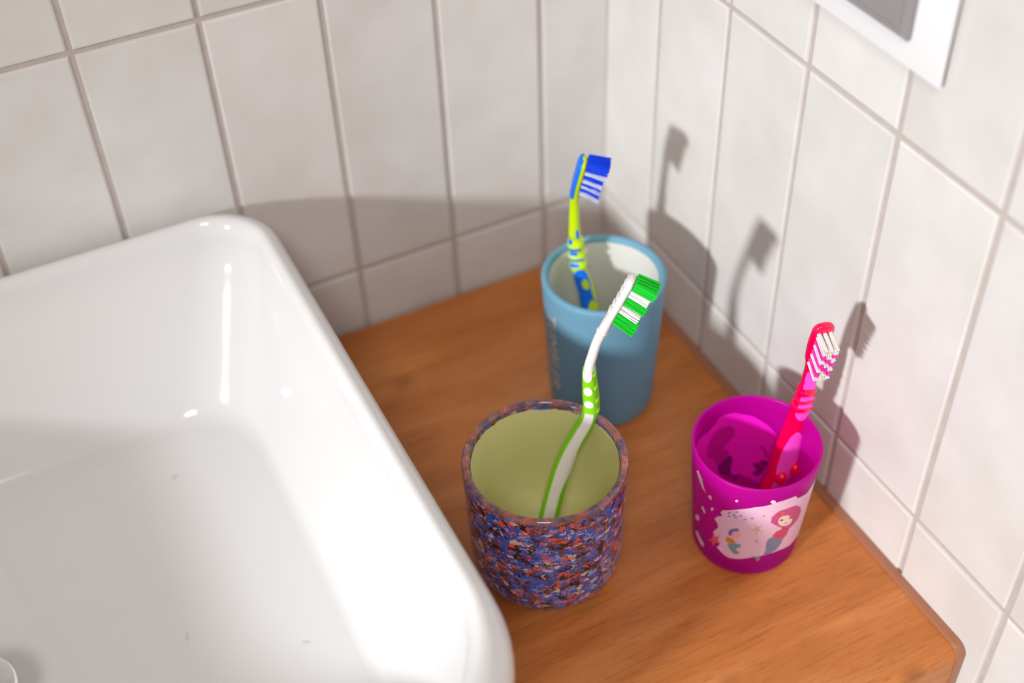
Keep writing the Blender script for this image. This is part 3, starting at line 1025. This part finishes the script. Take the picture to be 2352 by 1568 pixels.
for k in range(6):                                          # tongue cleaner ribs on the back of the head
    t = 15.9 + k * 0.52
    c, d, b, w = G.frame(t)
    ellipsoid('back_rib', G.pt(t, PI) , (d * 0.0011, b * 0.0005, w * 0.0034), M_BWHITE, None, 6)
    attach(COL.objects[-1], gb)
seq = 'GGGWWGGWWGGG'
for k, ch in enumerate(seq):
    t = 18.72 - k * (18.72 - 15.45) / (len(seq) - 1)
    c, d, b, w = G.frame(t)
    ln = 0.0118 if ch == 'G' else 0.0104
    if k in (5, 6):
        ln = 0.0112
    for r in (-1.5, -0.5, 0.5, 1.5):
        lean = 0.10 * math.sin(k * 1.3) * (0.5 if r > 0 else -0.5)
        tuft('bristle_tuft', c + b * 0.0020 + w * (r * 0.0024), b - d * (0.02 + 0.012 * k) + d * lean * 0.3, d, w, 0.0010, 0.0009, ln,
             M_FGREEN if ch == 'G' else M_FWHITE, gb, nf=20)

# ---- blue and lime brush in the tumbler
BP = [(-0.0724, -0.1324, 0.0120, .0042, .0046), (-0.0739, -0.1266, 0.0343, .0052, .0055), (-0.0763, -0.1218, 0.0514, .0056, .0060),
      (-0.0773, -0.1192, 0.0621, .0056, .0060), (-0.0778, -0.1178, 0.0679, .0055, .0060), (-0.0784, -0.1158, 0.0770, .0050, .0058),
      (-0.0800, -0.1135, 0.0857, .0048, .0055), (-0.0809, -0.1119, 0.0922, .0045, .0052), (-0.0811, -0.1107, 0.0987, .0046, .0052),
      (-0.0820, -0.1107, 0.1064, .0044, .0050), (-0.0831, -0.1112, 0.1153, .0036, .0044), (-0.0838, -0.1118, 0.1239, .0031, .0038),
      (-0.0845, -0.1131, 0.1377, .0027, .0032), (-0.0846, -0.1142, 0.1467, .0025, .0040), (-0.0841, -0.1158, 0.1556, .0025, .0054),
      (-0.0835, -0.1171, 0.1614, .0025, .0058), (-0.0826, -0.1188, 0.1691, .0025, .0056), (-0.0819, -0.1200, 0.1740, .0023, .0050)]
bb = empty('toothbrush', (-0.0724, -0.1324, 0.0080))
tag(bb, 'blue and lime toothbrush with blue bristles, standing in the blue tumbler', 'toothbrush')


def rip(t):
    if 6.9 < t < 10.2:
        return 0.0008 * math.sin((t - 6.9) * 2 * PI / 1.1)
    return 0.0


Bb = Brush(BP, right * 0.93 + down * 0.37 + fwd * 0.26, ripple=rip)
Bb.tube('handle', 0, 17, M_LIME, bb, per=9)


def back_phi(u):
    return PI * 0.56, PI * 1.44


o = Bb.patch('head_back', 13.05, 16.93, back_phi, M_BBLUE, bb, off=0.0007, n=28)
o['label'] = 'blue back of the brush head'


def main_phi(u):
    e = 1 - u
    top_ = 1.0 if e > 0.12 else math.sqrt(max(0.02, 1 - (1 - e / 0.12) ** 2))
    return HP - 0.85 * top_, HP + 0.85 * top_


o = Bb.patch('grip_panel', 0.2, 7.05, main_phi, M_BBLUE, bb, off=0.0006, n=40)
o['label'] = 'blue rubber grip panel with lime spots'
HQ = HP + 0.22
for t0, t1, ph, h in ((5.25, 6.05, HQ - 0.45, 0.30), (4.35, 5.45, HQ - 1.02, 0.20), (3.15, 4.45, HQ - 0.62, 0.42), (2.35, 2.95, HQ - 0.45, 0.30), (1.2, 2.1, HQ - 0.8, 0.36)):
    Bb.patch('grip_spot', t0, t1, oval(ph, h), M_LIME, bb, off=0.0010, n=14)
for t0, t1, ph, h in ((7.30, 7.62, HQ + 0.35, 0.62), (8.02, 8.34, HQ - 0.10, 0.85), (8.62, 8.88, HQ + 0.20, 0.60), (9.05, 9.36, HQ - 0.10, 0.80), (9.62, 9.92, HQ + 0.50, 0.45), (10.1, 10.9, HQ - 0.75, 0.26)):
    Bb.patch('grip_slot', t0, t1, roundrect(ph, h, .4), M_BBLUE, bb, off=0.0004, n=10)
seq = 'BBBWBWBWBW'
for k, ch in enumerate(seq):
    t = 16.72 - k * (16.72 - 13.55) / (len(seq) - 1)
    c, d, b, w = Bb.frame(t)
    for r in (-1.5, -0.5, 0.5, 1.5):
        bend = -d * (0.0006 + 0.00022 * k) if k > 2 else -d * 0.0002
        tuft('bristle_tuft', c + b * 0.0022 + w * (r * 0.0024), b - d * 0.02 * (k - 3), d, w, 0.0010, 0.0010, 0.0122 if k < 3 else 0.0112,
             M_FBLUE if ch == 'B' else M_FPALE, bb, nf=18, bend=bend)

# ---- red and pink child's brush in the magenta cup
PP = [(-0.0520, -0.2632, 0.0085, .0036, .0074), (-0.0474, -0.2628, 0.0150, .0042, .0078), (-0.0426, -0.2625, 0.0255, .0044, .0078),
      (-0.0400, -0.2623, 0.0319, .0044, .0077), (-0.0370, -0.2621, 0.0398, .0046, .0078), (-0.0352, -0.2614, 0.0483, .0046, .0076),
      (-0.0336, -0.2608, 0.0567, .0044, .0071), (-0.0318, -0.2602, 0.0650, .0042, .0063), (-0.0294, -0.2598, 0.0774, .0038, .0054),
      (-0.0289, -0.2612, 0.0877, .0036, .0048), (-0.0292, -0.2624, 0.0957, .0034, .0043), (-0.0304, -0.2643, 0.1068, .0030, .0038),
      (-0.0325, -0.2664, 0.1206, .0026, .0029), (-0.0334, -0.2683, 0.1299, .0026, .0046), (-0.0343, -0.2709, 0.1413, .0026, .0056),
      (-0.0351, -0.2731, 0.1508, .0026, .0055), (-0.0356, -0.2742, 0.1563, .0025, .0048)]
pb = empty('toothbrush', (-0.0520, -0.2632, 0.0050))
tag(pb, "red and pink child's toothbrush with white bristles, leaning in the magenta cup", 'toothbrush')


def riP(t):
    q = 0.0
    for c0 in (8.75, 9.55, 10.35):
        q += 0.0011 * math.exp(-((t - c0) / 0.20) ** 2)
    return q


P_ = Brush(PP, down * 1.0 + right * 0.16, ripple=riP, power=2.6)
P_.tube('handle', 0, 16, M_RED, pb, per=10)
P_.patch('neck_panel', 10.75, 11.85, roundrect(0.0, 0.78), M_PINK, pb, off=0.0005, n=16)
P_.patch('grip_stripe', 9.82, 10.10, roundrect(0.0, 0.80, .4), M_PINK, pb, off=0.0006, n=10)
P_.patch('grip_stripe', 9.02, 9.28, roundrect(0.0, 0.80, .4), M_PINK, pb, off=0.0006, n=10)
P_.patch('grip_stripe', 7.95, 8.50, lambda u: (-0.80 * math.sqrt(max(.01, u)), 0.80 * math.sqrt(max(.01, u))), M_PINK, pb, off=0.0006, n=12)
P_.patch('grip_panel', 1.1, 7.25, lambda u: (-0.84 * (1 if u < .72 else math.sqrt(max(.01, 1 - ((u - .72) / .28) ** 2))), 0.84 * (1 if u < .72 else math.sqrt(max(.01, 1 - ((u - .72) / .28) ** 2)))), M_PINK, pb, off=0.0006, n=30)
for t, ph in ((4.35, -0.95), (3.85, 0.80)):
    c, d, b, w = P_.frame(t)
    ellipsoid('red_knob', c + b * 0.0052 + w * (0.0044 if ph > 0 else -0.0044), (d * 0.0042, b * 0.0034, w * 0.0030), M_RED, None)
    attach(COL.objects[-1], pb)
rows_ = ['CCC', 'CCC', 'PCP', 'CPC', 'PCP', 'CPC', 'PCP', 'CCC']
for k, rw in enumerate(rows_):
    t = 15.15 - k * (15.15 - 12.75) / (len(rows_) - 1)
    c, d, b, w = P_.frame(t)
    for q, ch in zip((-1, 0, 1), rw):
        tuft('bristle_tuft', c + b * 0.0022 + w * (q * 0.0028), b, d, w, 0.00095, 0.0010, 0.0108, M_FCREAM if ch == 'C' else M_FPINK, pb, nf=16, splay=0.02)

# ------------------------------------------------------------------ water drops in the basin
M_WATER = bpy.data.materials.new('water'); M_WATER.use_nodes = True
N = M_WATER.node_tree.nodes; L = M_WATER.node_tree.links
tp = N.new('ShaderNodeBsdfTransparent'); gl = N.new('ShaderNodeBsdfGlossy'); gl.inputs['Roughness'].default_value = 0.03
lw = N.new('ShaderNodeLayerWeight'); lw.inputs['Blend'].default_value = 0.5
fr = N.new('ShaderNodeMath'); fr.operation = 'POWER'; fr.inputs[1].default_value = 3.0
L.new(lw.outputs['Facing'], fr.inputs[0])
tp.inputs['Color'].default_value = (0.97, 0.975, 0.98, 1)
ms = N.new('ShaderNodeMixShader')
L.new(fr.outputs[0], ms.inputs[0]); L.new(tp.outputs[0], ms.inputs[1]); L.new(gl.outputs[0], ms.inputs[2])
L.new(ms.outputs[0], N['Material Output'].inputs['Surface'])
for k, (x, y, ra, rb, an, lb) in enumerate([
        (-0.3342, -0.1000, 0.0060, 0.0035, 0.6, 'clear water drop near the back of the white basin'),
        (-0.3056, -0.2388, 0.0052, 0.0028, -0.5, 'clear water drop near the right wall of the white basin'),
        (-0.3579, -0.2067, 0.0075, 0.0026, 1.3, 'long clear water drop on the middle of the white basin floor'),
        (-0.3681, -0.0720, 0.0034, 0.0026, 0.2, 'small round water drop at the foot of the basin back wall')]):
    hit, nrm, _, _ = BOWL.ray_cast(Vector((x, y, 0.2)), Vector((0, 0, -1)))
    if nrm.z < 0: nrm = -nrm
    u_ = Vector((math.cos(an), math.sin(an), 0)); u_ = (u_ - nrm * u_.dot(nrm)).normalized(); v2 = nrm.cross(u_)
    bm = bmesh.new()
    bmesh.ops.create_uvsphere(bm, u_segments=20, v_segments=10, radius=1.0)
    for v in bm.verts:
        q = v.co.copy()
        sq = 1 + 0.10 * math.sin(3 * math.atan2(q.y, q.x) + k)
        v.co = u_ * (q.x * ra * sq) + v2 * (q.y * rb * sq) + nrm * (q.z * 0.0009)
    o = bm_obj('water_drop', bm, M_WATER)
    o.location = hit - nrm * 0.0002
    tag(o, lb, 'water drop', 'water drops in the basin')
